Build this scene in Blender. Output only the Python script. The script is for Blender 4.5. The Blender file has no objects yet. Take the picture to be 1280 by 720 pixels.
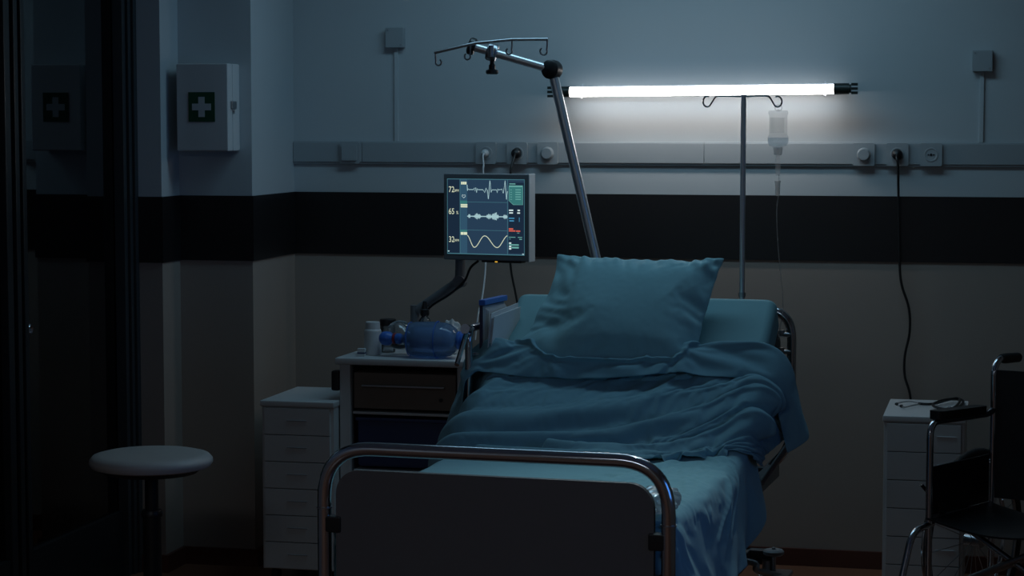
import bpy, bmesh, math, random
from mathutils import Vector, Matrix
random.seed(7)
scn = bpy.context.scene
COL = scn.collection
R = math.radians

# ------------------------------------------------------------------ camera maths (a real camera at eye height)
FPX = 2700.0
YAW = math.atan(625/2700.0); PIT = math.atan(210/2700.0)
CAM = Vector((1.93, -8.35, 1.73))
cr = Vector((math.cos(YAW), math.sin(YAW), 0))
cf = Vector((-math.sin(YAW)*math.cos(PIT), math.cos(YAW)*math.cos(PIT), -math.sin(PIT)))
cu = cr.cross(cf)
def _ax(px, py, k, v):
    d = cf + cr*((px-640)/FPX) + cu*((360-py)/FPX)
    return CAM + d*((v-CAM[k])/d[k])
def PX(px, py, v): return _ax(px, py, 0, v)
def PY(px, py, v): return _ax(px, py, 1, v)     # point on a plane parallel to the back wall
def PZ(px, py, v): return _ax(px, py, 2, v)

# ------------------------------------------------------------------ materials
def mat(name, col, rough=.5, metal=0., var=0., scale=20., bump=0., spec=.5, emis=None, estr=1., trans=0., coat=0., alpha=None, sheen=0., bscale=None):
    m = bpy.data.materials.new(name); m.use_nodes = True
    nt = m.node_tree; b = nt.nodes['Principled BSDF']
    b.inputs['Base Color'].default_value = (*col, 1)
    b.inputs['Roughness'].default_value = rough
    b.inputs['Metallic'].default_value = metal
    b.inputs['Specular IOR Level'].default_value = spec
    b.inputs['Transmission Weight'].default_value = trans
    b.inputs['Coat Weight'].default_value = coat
    b.inputs['Sheen Weight'].default_value = sheen
    if alpha is not None: b.inputs['Alpha'].default_value = alpha
    if emis:
        b.inputs['Emission Color'].default_value = (*emis, 1)
        b.inputs['Emission Strength'].default_value = estr
    if var or bump:
        tc = nt.nodes.new('ShaderNodeTexCoord')
        n = nt.nodes.new('ShaderNodeTexNoise'); n.inputs['Scale'].default_value = scale; n.inputs['Detail'].default_value = 5
        nt.links.new(tc.outputs['Object'], n.inputs['Vector'])
        if var:
            mx = nt.nodes.new('ShaderNodeMix'); mx.data_type = 'RGBA'; mx.blend_type = 'MIX'
            mx.inputs[6].default_value = (*[c*(1-var) for c in col], 1)
            mx.inputs[7].default_value = (*[min(1, c*(1+var)) for c in col], 1)
            nt.links.new(n.outputs['Fac'], mx.inputs[0]); nt.links.new(mx.outputs[2], b.inputs['Base Color'])
        if bump:
            n2 = n
            if bscale:
                n2 = nt.nodes.new('ShaderNodeTexNoise'); n2.inputs['Scale'].default_value = bscale; n2.inputs['Detail'].default_value = 4
                nt.links.new(tc.outputs['Object'], n2.inputs['Vector'])
            bp_ = nt.nodes.new('ShaderNodeBump'); bp_.inputs['Strength'].default_value = bump; bp_.inputs['Distance'].default_value = .004
            nt.links.new(n2.outputs['Fac'], bp_.inputs['Height']); nt.links.new(bp_.outputs['Normal'], b.inputs['Normal'])
    return m

def clear(name, tint, gloss=.08, rough=.05, diff=0., dcol=(.8,.8,.8), facing=True, ior=1.45):
    """thin clear plastic / glass: transparent + glossy (+ some milky diffuse)"""
    m = bpy.data.materials.new(name); m.use_nodes = True
    nt = m.node_tree; nt.nodes.clear()
    out = nt.nodes.new('ShaderNodeOutputMaterial')
    tr = nt.nodes.new('ShaderNodeBsdfTransparent'); tr.inputs[0].default_value = (*tint, 1)
    last = tr.outputs[0]
    if diff:
        df = nt.nodes.new('ShaderNodeBsdfDiffuse'); df.inputs[0].default_value = (*dcol, 1)
        tl = nt.nodes.new('ShaderNodeBsdfTranslucent'); tl.inputs[0].default_value = (*dcol, 1)
        md = nt.nodes.new('ShaderNodeMixShader'); md.inputs[0].default_value = .5
        nt.links.new(df.outputs[0], md.inputs[1]); nt.links.new(tl.outputs[0], md.inputs[2])
        m0 = nt.nodes.new('ShaderNodeMixShader'); m0.inputs[0].default_value = diff
        nt.links.new(last, m0.inputs[1]); nt.links.new(md.outputs[0], m0.inputs[2]); last = m0.outputs[0]
    gl = nt.nodes.new('ShaderNodeBsdfGlossy'); gl.inputs['Roughness'].default_value = rough
    mx = nt.nodes.new('ShaderNodeMixShader')
    if facing:
        fr = nt.nodes.new('ShaderNodeFresnel'); fr.inputs[0].default_value = ior
        nt.links.new(fr.outputs[0], mx.inputs[0])
    else:
        mx.inputs[0].default_value = gloss
    nt.links.new(last, mx.inputs[1]); nt.links.new(gl.outputs[0], mx.inputs[2])
    nt.links.new(mx.outputs[0], out.inputs[0])
    return m

M = {}
M['wall_up'] = mat('pale blue wall paint', (.53,.565,.585), .6, var=.03, scale=3, bump=.08, bscale=180)
M['wall_low'] = mat('warm grey wall paint', (.36,.295,.255), .6, var=.03, scale=3, bump=.08, bscale=180)
M['stripe'] = mat('black wall board', (.012,.011,.012), .38, var=.1, scale=6, bump=.05)
M['ceil'] = mat('ceiling paint', (.55,.58,.6), .8, var=.02)
M['floor'] = mat('reddish brown floor vinyl', (.22,.095,.055), .35, var=.15, scale=4, bump=.05)
M['base'] = mat('dark red wood baseboard', (.105,.035,.024), .45, var=.25, scale=9)
M['white'] = mat('white painted metal', (.62,.63,.64), .4, var=.02, scale=8)
M['white_plastic'] = mat('white plastic', (.66,.68,.70), .4, var=.02, scale=12)
M['trunk'] = mat('grey white trunking plastic', (.37,.40,.42), .45, var=.02, scale=5)
M['dark_gap'] = mat('dark recess', (.02,.02,.022), .6, var=.05)
M['chrome'] = mat('polished chrome', (.56,.58,.62), .14, 1., var=.03, scale=30)
M['satin'] = mat('satin chrome', (.74,.75,.77), .30, .75, var=.03, scale=30)
M['steel'] = mat('brushed steel', (.42,.43,.45), .32, 1., var=.06, scale=60)
M['black'] = mat('black plastic', (.012,.012,.013), .4, var=.1, scale=30)
M['rubber'] = mat('black rubber', (.015,.015,.016), .7, var=.1, scale=30)
M['teal'] = mat('teal cotton', (.285,.52,.57), .85, var=.06, scale=35, bump=.12, bscale=420, spec=.2, sheen=.15)
M['teal_dark'] = mat('blue teal blanket cotton', (.205,.385,.455), .85, var=.06, scale=35, bump=.12, bscale=420, spec=.2, sheen=.12)
M['mattress'] = mat('teal mattress cover', (.22,.41,.445), .7, var=.05, scale=14, bump=.08, bscale=300, spec=.3)
M['panel'] = mat('grey laminate bed board', (.135,.127,.128), .5, var=.04, scale=18)
M['bedframe'] = mat('dark grey frame paint', (.10,.105,.115), .4, var=.05)
M['grey_plastic'] = mat('mid grey plastic', (.30,.31,.33), .45, var=.03)
M['monitor'] = mat('dark grey monitor case', (.17,.19,.205), .45, var=.03)
M['monitor_side'] = mat('silver monitor edge', (.66,.69,.71), .35, var=.03)
M['arm_grey'] = mat('grey arm paint', (.20,.22,.24), .4, var=.04)
M['leather'] = mat('black vinyl', (.012,.012,.013), .5, var=.1, scale=80, bump=.1)
M['stool_seat'] = mat('grey white vinyl', (.50,.46,.43), .5, var=.03, scale=20)
M['drawer_wood'] = mat('brown drawer front', (.20,.155,.125), .5, var=.12, scale=7)
M['blue_bin'] = mat('dark navy bin plastic', (.035,.055,.14), .4, var=.05)
M['blue'] = mat('blue plastic', (.05,.17,.58), .3, var=.05)
M['red'] = mat('red silicone', (.30,.04,.05), .4, var=.05)
M['paper'] = mat('white paper', (.62,.63,.64), .8, var=.02)
M['folder'] = mat('light grey folder card', (.70,.72,.73), .7, var=.03)
M['purple'] = mat('dark violet folder', (.055,.04,.075), .5, var=.05)
M['green_sign'] = mat('dark green sign', (.004,.075,.035), .45, var=.04)
M['cross'] = mat('white sign paint', (.55,.58,.60), .5, var=.02)
M['cable_white'] = mat('white cable', (.62,.66,.68), .5, var=.02)
M['tube_light'] = mat('fluorescent glass', (.9,.9,.9), .3, emis=(1.,.955,.92), estr=7.3)
M['tube_coat'] = mat('fluorescent glass with reflector coating', (.8,.85,.9), .3, emis=(.75,.86,1.), estr=.5)
M['cap_green'] = mat('black green lamp holder', (.012,.02,.018), .4, var=.05)
M['bluebag'] = clear('blue clear silicone', (.42,.64,.95), diff=.55, dcol=(.36,.58,.92))
M['clear'] = clear('clear plastic', (.90,.93,.95), diff=.16, dcol=(.75,.80,.83))
M['clear_thin'] = clear('crinkled clear plastic film', (.90,.93,.95), diff=.45, dcol=(.9,.92,.94), rough=.14, facing=False, gloss=.35)
M['ivplastic'] = clear('milky bottle plastic', (.985,.985,.985), diff=.16, dcol=(.97,.97,.97), facing=False, gloss=.03)
M['milky'] = clear('milky translucent cap plastic', (.95,.95,.95), diff=.7, dcol=(.92,.92,.92), facing=False, gloss=.03)
M['fluid'] = clear('saline', (.86,.91,.94), diff=.12, dcol=(.7,.8,.86), facing=False, gloss=.04)
M['label'] = clear('printed bottle label', (.92,.94,.94), diff=.15, dcol=(.75,.8,.8), facing=False, gloss=.02)
M['glass'] = clear('dark tinted glass', (.34,.42,.44), rough=.02, ior=2.4)
M['frame_dark'] = mat('dark anodised door frame', (.018,.022,.025), .35, .3, var=.1, scale=30)
M['frame_mid'] = mat('grey anodised door frame', (.05,.06,.068), .35, .4, var=.1, scale=30)

# ------------------------------------------------------------------ mesh building
class MB:
    def __init__(s): s.v = []; s.f = []; s.mi = []; s.m = 0
    def add(s, vs, fs):
        o = len(s.v); s.v += [tuple(v) for v in vs]
        s.f += [tuple(i+o for i in f) for f in fs]; s.mi += [s.m]*len(fs); return s
    def box(s, x0, x1, y0, y1, z0, z1, bev=0, seg=2, M4=None):
        x0, x1 = sorted((x0, x1)); y0, y1 = sorted((y0, y1)); z0, z1 = sorted((z0, z1))
        b = bmesh.new(); bmesh.ops.create_cube(b, size=1)
        for v in b.verts: v.co = Vector(((x0+x1)/2+v.co.x*(x1-x0), (y0+y1)/2+v.co.y*(y1-y0), (z0+z1)/2+v.co.z*(z1-z0)))
        if bev: bmesh.ops.bevel(b, geom=list(b.edges), offset=min(bev, .49*min(x1-x0, y1-y0, z1-z0)), segments=seg, affect='EDGES', profile=.5)
        if M4 is not None: b.transform(M4)
        return s.bm(b)
    def bm(s, b):
        b.verts.ensure_lookup_table(); b.verts.index_update()
        s.add([v.co[:] for v in b.verts], [[v.index for v in f.verts] for f in b.faces]); b.free(); return s
    def tube(s, pts, r, seg=12, caps=True, closed=False):
        P = [Vector(p) for p in pts]; n = len(P)
        rr = r if isinstance(r, (list, tuple)) else [r]*n
        T = []
        for i in range(n):
            if closed: t = P[(i+1) % n]-P[i-1]
            else: t = P[min(i+1, n-1)]-P[max(i-1, 0)]
            T.append(t.normalized())
        up = Vector((0,0,1)) if abs(T[0].z) < .9 else Vector((1,0,0))
        N = (up-T[0]*up.dot(T[0])).normalized(); vs = []; fs = []
        for i in range(n):
            N = (N-T[i]*N.dot(T[i])).normalized(); Bn = T[i].cross(N)
            for k in range(seg):
                a = 2*math.pi*k/seg; vs.append(P[i]+(N*math.cos(a)+Bn*math.sin(a))*rr[i])
        m = n if closed else n-1
        for i in range(m):
            j = (i+1) % n
            for k in range(seg):
                k2 = (k+1) % seg; fs.append((i*seg+k, i*seg+k2, j*seg+k2, j*seg+k))
        if caps and not closed:
            fs.append(tuple(range(seg-1, -1, -1))); fs.append(tuple((n-1)*seg+k for k in range(seg)))
        return s.add(vs, fs)
    def cyl(s, p0, p1, r0, r1=None, seg=20):
        return s.tube([p0, p1], [r0, r0 if r1 is None else r1], seg)
    def lathe(s, prof, org=(0,0,0), axis=(0,0,1), seg=28):
        """prof: (radius, height) pairs along axis"""
        A = Vector(axis).normalized(); O = Vector(org)
        N = A.orthogonal().normalized(); Bn = A.cross(N); vs = []; fs = []
        for (r, h) in prof:
            for k in range(seg):
                a = 2*math.pi*k/seg; vs.append(O+A*h+(N*math.cos(a)+Bn*math.sin(a))*max(r, 1e-5))
        for i in range(len(prof)-1):
            for k in range(seg):
                k2 = (k+1) % seg; fs.append((i*seg+k, i*seg+k2, (i+1)*seg+k2, (i+1)*seg+k))
        if prof[0][0] > 1e-4: fs.append(tuple(range(seg-1, -1, -1)))
        if prof[-1][0] > 1e-4: fs.append(tuple((len(prof)-1)*seg+k for k in range(seg)))
        return s.add(vs, fs)
    def prism(s, pts, d0, d1, fn):
        """2-D outline extruded; fn(a, b, d) -> xyz"""
        n = len(pts)
        vs = [fn(a, b, d0) for a, b in pts]+[fn(a, b, d1) for a, b in pts]
        fs = [tuple(range(n-1, -1, -1)), tuple(range(n, 2*n))]
        fs += [(i, (i+1) % n, n+(i+1) % n, n+i) for i in range(n)]
        return s.add(vs, fs)
    def build(s, name, m, parent=None, ang=40, smooth=True):
        me = bpy.data.meshes.new(name); me.from_pydata(s.v, [], s.f)
        ms = m if isinstance(m, (list, tuple)) else [m]
        for x in ms: me.materials.append(x)
        if len(ms) > 1: me.polygons.foreach_set('material_index', s.mi)
        b = bmesh.new(); b.from_mesh(me); bmesh.ops.recalc_face_normals(b, faces=b.faces); b.to_mesh(me); b.free()
        if smooth: me.shade_smooth(); me.set_sharp_from_angle(angle=R(ang))
        o = bpy.data.objects.new(name, me); COL.objects.link(o)
        if smooth: o.modifiers.new('even_shading', 'WEIGHTED_NORMAL').keep_sharp = True
        if parent: o.parent = parent
        return o

def rounded(pts, r, n=6):
    """fillet the corners of a 3-D polyline"""
    P = [Vector(p) for p in pts]; out = [P[0]]
    for i in range(1, len(P)-1):
        a = (P[i-1]-P[i]); b = (P[i+1]-P[i]); d = min(r, a.length*.49, b.length*.49)
        p0 = P[i]+a.normalized()*d; p2 = P[i]+b.normalized()*d
        for k in range(n+1):
            t = k/n; out.append(p0*(1-t)**2+P[i]*2*t*(1-t)+p2*t*t)
    out.append(P[-1]); return out
def rrect(w, h, r, n=6, cx=0, cy=0):
    o = []
    for (sx, sy, a0) in ((1,1,0), (-1,1,90), (-1,-1,180), (1,-1,270)):
        for k in range(n+1):
            a = R(a0+90*k/n); o.append((cx+sx*(w/2-r)+r*math.cos(a), cy+sy*(h/2-r)+r*math.sin(a)))
    return o
def spline(pts, n=8):
    P = [Vector(p) for p in pts]; out = []
    for i in range(len(P)-1):
        p0 = P[max(i-1, 0)]; p1 = P[i]; p2 = P[i+1]; p3 = P[min(i+2, len(P)-1)]
        for k in range(n):
            t = k/n
            out.append(.5*((2*p1)+(p2-p0)*t+(2*p0-5*p1+4*p2-p3)*t*t+(3*p1-p0-3*p2+p3)*t**3))
    out.append(P[-1]); return out

def tag(o, label, cat, group=None):
    o['label'] = label; o['category'] = cat
    if group: o['group'] = group
    return o
def thing(name, label, cat, loc=(0,0,0), rz=0, group=None):
    o = bpy.data.objects.new(name, None); COL.objects.link(o)
    o.location = loc; o.rotation_euler = (0,0,rz); o.empty_display_size = .05
    return tag(o, label, cat, group)
def struct(name, mb, m, parent=None, **k):
    o = mb.build(name, m, parent, **k)
    o['kind'] = 'structure'
    return o

# ================================================================== ROOM
XW = -.91            # inner corner of the back wall with the left return
Y1, Y2 = -.50, -.68  # faces of the two steps in the left wall
X1, X2 = -1.207, -1.30
XG = -1.35           # plane of the glass door
XR, YF, H = 3.5, -10., 2.75
ZS0, ZS1 = 1.19, 1.44   # black wall board

def wallpanel(name, segs):
    """two-tone wall: segs = list of (outer box limits x0,x1,y0,y1)"""
    mb = MB()
    for (a, b, c, d) in segs:
        mb.m = 1; mb.box(a, b, c, d, 0, 1.3)
        mb.m = 0; mb.box(a, b, c, d, 1.3, H)
    return struct(name, mb, [M['wall_up'], M['wall_low']])
wallpanel('wall_back', [(XW, XR+.1, 0, .12)])
wallpanel('wall_left', [(X1, XW, Y1, .12), (X2-.05, X1, Y2, .12), (XG-.1, XG, YF, -2.75)])
wallpanel('wall_front', [(XG-.1, XR+.1, YF-.1, YF)])
mb = MB(); mb.m = 0
WY0, WY1, WZ0, WZ1 = -4.6, -3.0, .95, 2.25     # window opening in the right wall
for (a, b, c, d) in ((YF, WY0, 0, H), (WY1, .12, 0, H), (WY0, WY1, 0, WZ0), (WY0, WY1, WZ1, H)):
    mb.box(XR, XR+.1, a, b, c, d)
struct('wall_right', mb, M['wall_low'])
struct('floor', MB().box(XG-1.3, XR+.1, YF-.1, .12, -.08, 0), M['floor'])
struct('ceiling', MB().box(XG-1.3, XR+.1, YF-.1, .12, H, H+.08), M['ceil'])
# black protective boards along the walls
e = .006
mb = MB().box(XW+e, XR, -e, 0, ZS0, ZS1); struct('trim_1', mb, M['stripe'])
mb = MB()
mb.box(XW, XW+e, Y1-e, -e, ZS0, ZS1).box(X1+e, XW, Y1-e, Y1, ZS0, ZS1).box(X1, X1+e, Y2-e, Y1, ZS0, ZS1).box(X2, X1, Y2-e, Y2, ZS0, ZS1)
struct('trim_2', mb, M['stripe'])
t = .014; hb = .068
struct('baseboard_back', MB().box(XW+t, XR, -t, 0, 0, hb, .002), M['base'])
mb = MB()
mb.box(XW, XW+t, Y1-t, 0, 0, hb).box(X1, XW, Y1-t, Y1, 0, hb).box(X1, X1+t, Y2-t, Y1, 0, hb).box(X2, X1, Y2-t, Y2, 0, hb)
struct('baseboard_left', mb, M['base'])
# corridor seen dimly behind the glass
mb = MB(); mb.m = 1; mb.box(XG-1.3, XG-1.2, YF, .12, 0, 1.3); mb.m = 0; mb.box(XG-1.3, XG-1.2, YF, .12, 1.3, H); mb.box(XG-1.2, X2-.05, 0, .12, 0, H)
struct('wall_corridor', mb, [M['wall_low'], M['wall_low']])
# window on the right side of the room: moonlight enters here
w = bpy.data.objects.new('window_1', None); COL.objects.link(w); w['kind'] = 'structure'; w.location = (XR, 0, 0)
mb = MB()
for (a, b, c, d) in ((WY0, WY0+.05, WZ0, WZ1), (WY1-.05, WY1, WZ0, WZ1), (WY0, WY1, WZ0, WZ0+.05), (WY0, WY1, WZ1-.05, WZ1), ((WY0+WY1)/2-.03, (WY0+WY1)/2+.03, WZ0, WZ1)):
    mb.box(.02, .08, a, b, c, d, .004)
struct('window_frame', mb, M['white'], w)
struct('window_pane', MB().box(.045, .05, WY0+.04, WY1-.04, WZ0+.04, WZ1-.04), clear('window glass', (.95,.97,1), rough=.01), w)

# ---- glass door on the left
d = bpy.data.objects.new('door_1', None); COL.objects.link(d); d['kind'] = 'structure'; d.location = (XG, Y2, 0)
mb = MB()
for (y0, y1, x0, x1) in ((-.030,0,0,.05), (-.062,-.036,0,.042), (-.10,-.07,0,.034)):
    mb.box(x0-.03, x1, y0, y1, 0, H, .002)
mb.box(-.05, -.005, -.10, 0, 0, H)
struct('door_frame', mb, M['frame_mid'], d)
GY0, GY1 = -.89, -.10           # first pane, in door coordinates
def stile(a, b, m, x1=.02): return struct('door_stile', MB().box(-.03, x1, a, b, 0, H, .003), m, d)
stile(GY0-.030, GY0, M['frame_dark']); stile(GY0-.083, GY0-.052, M['frame_dark']); stile(GY0-.155, GY0-.112, M['frame_dark'])
struct('door_glass', MB().box(-.016, -.008, GY0, GY1, .25, H), M['glass'], d)
struct('door_glass', MB().box(-.016, -.008, GY0-.052, GY0-.03, .25, H), M['glass'], d)
struct('door_glass', MB().box(-.016, -.008, GY0-.112, GY0-.083, .25, H), M['glass'], d)
struct('door_glass', MB().box(-.016, -.008, -2.07, GY0-.155, .25, H), M['glass'], d)
struct('door_rail', MB().box(-.03, .012, GY0-.03, GY1, 0, .25, .003).box(-.03, .012, -2.07, GY0-.155, 0, .25, .003), M['frame_dark'], d)
hp = PX(43, 412, XG+.02)
mb = MB().lathe([(.0,0),(.020,0),(.020,.012),(.015,.016),(.012,.010),(0,.010)], (.0-.008, hp.y-Y2, hp.z), (1,0,0))
struct('door_handle', mb, M['chrome'], d)

# ================================================================== BACK WALL FITTINGS
# fluorescent lamp
LD = .12
a = PY(712, 114.7, -LD); b = PY(1043, 111, -LD)
t = thing('wall_lamp', 'lit white fluorescent tube lamp high on the back wall', 'lamp', (a.x, 0, a.z))
ux = (b-a).normalized(); A = Vector((0,-LD,0)); B = b-a+A
tb = MB().tube([A+(B-A)*(k/24) for k in range(25)], .0195, 24).build('tube', [M['tube_light'], M['tube_coat']], t)
for f in tb.data.polygons: f.material_index = 1 if (f.normal.y+f.normal.z)*.707 > .15 else 0
for s, p, q in ((-1, A, -ux), (1, B, ux)):
    mb = MB().cyl(p-q*.002, p+q*.055, .021).cyl(p+q*.05, p+q*.062, .016)
    for k in (-.016, 0, .016): mb.box(-.012, .012, -.008, .008, -.005, .005, .001, M4=Matrix.Translation(p+q*.075+Vector((0,0,k))))
    mb.box(-.014, .014, 0, LD-.014, -.012, .012, .002, M4=Matrix.Translation(p+q*.025+Vector((0,.012,0))))
    mb.build('end_cap', M['cap_green'], t)
mb = MB().box(A.x, B.x, -.026, 0, -.012, .014, .003)
mb.build('batten', M['white'], t)
for f in (.045, .965):
    c = A+(B-A)*f
    MB().tube([c+Vector((0,.034,.030)), c+Vector((0,.024,-.002)), c+Vector((0,.012,-.022)), c+Vector((0,0,-.026)), c+Vector((0,-.012,-.022))], .004, 8).build('clip', M['white_plastic'], t)

# socket trunking
TX0, TX1, TZ0, TZ1, TD = XW, XR, 1.553, 1.645, -.016
t = thing('wall_trunking', 'long pale horizontal cable trunking across the back wall above the black band', 'trunking', (TX0, 0, TZ0))
mb = MB().box(0, TX1-TX0, TD+.005, 0, 0, TZ1-TZ0, .003); mb.build('channel', M['trunk'], t)
xs = [TX0]+[PY(px, 190, TD).x for px in (452, 880)]+[TX1]
for i in range(3):
    MB().box(xs[i]-TX0+.001, xs[i+1]-TX0-.001, TD, TD+.006, .008, TZ1-TZ0-.004, .003).build('cover', M['trunk'], t)
def socket(px, kind, label):
    p = PY(px, 190, TD)
    o = thing('wall_socket', label, 'socket', (p.x, TD, (TZ0+TZ1)/2), 0, 'sockets and switches along the trunking')
    MB().prism(rrect(.082, .086, .006), 0, -.012, lambda a, b, d: (a, d, b)).build('plate', M['trunk'], o)
    if kind == 'dial':
        MB().lathe([(0,.030),(.020,.030),(.024,.026),(.026,.012)], (0,0,0), (0,-1,0)).build('dial', M['trunk'], o)
    elif kind == 'blank':
        MB().prism(rrect(.062, .062, .004), -.012, -.020, lambda a, b, d: (a, d, b)).build('rocker', M['trunk'], o)
    else:
        MB().lathe([(.027,.0115),(.026,.0138),(.022,.0140),(.0205,.0122),(.0195,.0122)], (0,0,0), (0,-1,0)).build('recess_ring', M['trunk'], o)
        if kind == 'open':
            MB().cyl((0,-.0125,0), (0,-.0145,0), .005).cyl((-.010,-.0125,0), (-.010,-.0135,0), .003).cyl((.010,-.0125,0), (.010,-.0135,0), .003).build('contact', M['black'], o)
    return p
socket(438, 'blank', 'dim grey blank rocker plate near the left end of the trunking')
pW = socket(608, 'plug', 'wall socket holding the white plug above the patient monitor')
pK = socket(647, 'plug', 'wall socket holding the black plug just above the patient monitor')
socket(685, 'dial', 'white round dial switch beside the slanted chrome lifting pole')
socket(1080, 'dial', 'white round dial switch right of the drip bottle')
pR = socket(1122, 'plug', 'wall socket holding the black plug above the right drawer cabinet')
socket(1164, 'open', 'empty wall socket at the right end of the row')
def cord(label, p, m, pts, r, plug_r, grp=None):
    o = thing('power_cord', label, 'power cord', (p.x, TD-.017, (TZ0+TZ1)/2), 0, grp)
    L = Vector(o.location)
    MB().lathe([(plug_r*.8,0),(plug_r,.004),(plug_r*.9,.022),(plug_r*.45,.030),(0,.031)], (0,.003,0), (0,-1,0)).build('plug', m, o)
    MB().tube(spline([(0,-.024,0),(0,-.040,-.012)]+[Vector(q)-L for q in pts], 7), r, 8).build('cable', m, o)
cord('thin white cord running from the trunking down behind the monitor', pW, M['cable_white'],
     [PY(604.5,206,-.09), PY(604,217,-.1), PY(606,270,-.12), PY(607,330,-.15), PY(603,370,-.2), PY(598,392,-.25), PY(594,425,-.28)], .0035, .015, 'power cords of the bedside equipment')
cord('black cord running from the trunking down behind the monitor toward the bed head', pK, M['black'],
     [PY(640,206,-.09), PY(638,220,-.1), PY(637,270,-.1), PY(638,330,-.1), PY(645,370,-.1), PY(655,430,-.1), PY(660,520,-.08)], .0045, .020, 'power cords of the bedside equipment')
cord('black cord hanging down the wall behind the right drawer cabinet', pR, M['black'],
     [PY(1122.5,206,-.075), PY(1123,240,-.05), PY(1124,300,-.04), PY(1126,350,-.035), PY(1136,385,-.035), PY(1137,415,-.035), PY(1131,445,-.035), PY(1131,470,-.035), PY(1138,497,-.05), PY(1142,560,-.05)], .0048, .021)
def wallbox(px, py, w, h, label):
    p = PY(px, py, -.03)
    o = thing('junction_box', label, 'junction box', (p.x, 0, p.z), 0, 'small call boxes high on the back wall')
    MB().box(-w/2, w/2, -.034, 0, -h/2, h/2, .004).build('housing', M['trunk'], o)
    for (sx, sz) in ((-1,1), (1,-1)): MB().cyl((sx*w*.36,-.0335,sz*h*.36), (sx*w*.36,-.0355,sz*h*.36), .004, seg=10).build('screw', M['grey_plastic'], o)
    MB().box(-.008, .008, -.010, 0, TZ1-p.z, -h/2, .002).build('conduit', M['wall_up'], o)
wallbox(493, 47, .075, .080, 'small square junction box high on the wall left of the slanted pole')
wallbox(1228, 76, .075, .080, 'small square junction box high on the wall at the right edge')

# first-aid cabinet on the left step
fx0, fx1, fz0, fz1 = -1.163, -.956, 1.612, 1.943
t = thing('first_aid_cabinet', 'white wall mounted first aid cabinet with a green cross sign', 'first aid cabinet', ((fx0+fx1)/2, Y1, fz0))
fw, fh = fx1-fx0, fz1-fz0
MB().box(-fw/2, fw/2, -.075, 0, 0, fh, .006).build('body', M['white'], t)
dr = MB().box(-fw/2, fw/2, -.132, -.078, 0, fh, .006).build('door', M['white'], t)
sc_, sz_ = -.001, fh*.505
MB().box(sc_-.053, sc_+.053, -.134, -.131, sz_-.056, sz_+.056, .001).build('sign', M['green_sign'], t)
cu1, cl1 = .0125, .038
mb = MB().prism([(sc_+a, sz_+b) for a, b in ((cu1,cu1),(cu1,cl1),(-cu1,cl1),(-cu1,cu1),(-cl1,cu1),(-cl1,-cu1),(-cu1,-cu1),(-cu1,-cl1),(cu1,-cl1),(cu1,-cu1),(cl1,-cu1),(cl1,cu1))], -.1335, -.1352, lambda a, b, d: (a, d, b))
mb.build('cross', M['cross'], t)
MB().box(fw/2, fw/2+.008, -.105, -.055, sz_-.008, sz_+.022, .002).cyl((fw/2,-.08,sz_-.02), (fw/2+.007,-.08,sz_-.02), .006).build('latch', M['steel'], t)

# ================================================================== DRAWER CABINETS
def drawer_cabinet(label, loc, rz, w, dp, h, slot, grp='white drawer cabinets'):
    """loc = front-left corner on the floor"""
    o = thing('drawer_cabinet', label, 'drawer cabinet', loc, rz, grp)
    z0 = .055
    MB().box(0, w, 0.004, dp, z0, h-.02, .002).build('body', M['white'], o)
    MB().box(-.004, w+.004, -.010, dp+.002, h-.022, h, .004).build('top', M['white'], o)
    n = 6; dh = (h-.03-z0)/n
    for k in range(n):
        za = z0+.004+k*dh
        dw = MB().box(.012, w-.012, -.010, .02, za+.0015, za+dh-.0015, .001).build('drawer', M['white'], o)
        mb = MB()
        if slot: mb.box(w*.36, w*.64, -.0125, -.0095, za+dh*.52, za+dh*.555, .001)
        else: mb.box(w*.66, w*.90, -.0125, -.0095, za+dh*.56, za+dh*.585, .001)
        mb.build('handle', M['grey_plastic'] if slot else M['white_plastic'], dw)
    for (x, y) in ((.035,.05), (w-.035,.05), (.035,dp-.05), (w-.035,dp-.05)):
        MB().cyl((x-.012,y,.025), (x+.012,y,.025), .025).cyl((x,y,.03), (x,y,.058), .008).build('caster', M['rubber'], o)
    return o
p = PZ(327, 500, .69)
drawer_cabinet('narrow white six drawer cabinet standing left of the medical cart', (p.x, p.y, 0), 0, .280, .42, .69, True)
q = PZ(1105, 519, .69)
drawer_cabinet('narrow white six drawer cabinet behind the wheelchair', (q.x, q.y, 0), R(0), .28, .46, .69, False)
RC = q.copy()

# stethoscope on the right cabinet
o = thing('stethoscope', 'black stethoscope coiled on top of the right drawer cabinet', 'stethoscope', (RC.x+.14, RC.y+.24, .69))
def st(pts): return [PZ(px, py, .69+h)-Vector(o.location) for px, py, h in pts]
MB().tube(spline(st([(1148,504.5,.008),(1165,505,.008),(1185,500,.012),(1196,498,.014),(1204,502,.010),(1196,510,.008),(1178,511,.010),(1166,506,.016),(1180,500,.020),(1199,499,.016),(1196,507,.014),(1186,513,.010)]), 8), .005, 8).build('tubing', M['black'], o)
MB().tube(spline(st([(1150,504.5,.008),(1139,502,.010),(1126,503,.008),(1121,505,.008)]), 6), .0024, 8).tube(spline(st([(1150,505,.008),(1140,507,.008),(1131,509,.008),(1127,507.5,.006)]), 6), .0024, 8).build('headset', M['steel'], o)
for e_ in st([(1121,505,.008),(1127,507.5,.007)]): MB().lathe([(0,-.006),(.005,-.004),(.006,0),(.004,.006),(0,.008)], e_, (-1,.2,0)).build('ear_tip', M['black'], o)
c = st([(1187,514,.0)])[0]
MB().lathe([(0,0),(.021,0),(.021,.006),(.012,.011),(.006,.016),(0,.016)], c, (0,0,1)).build('chest_piece', M['chrome'], o)

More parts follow.
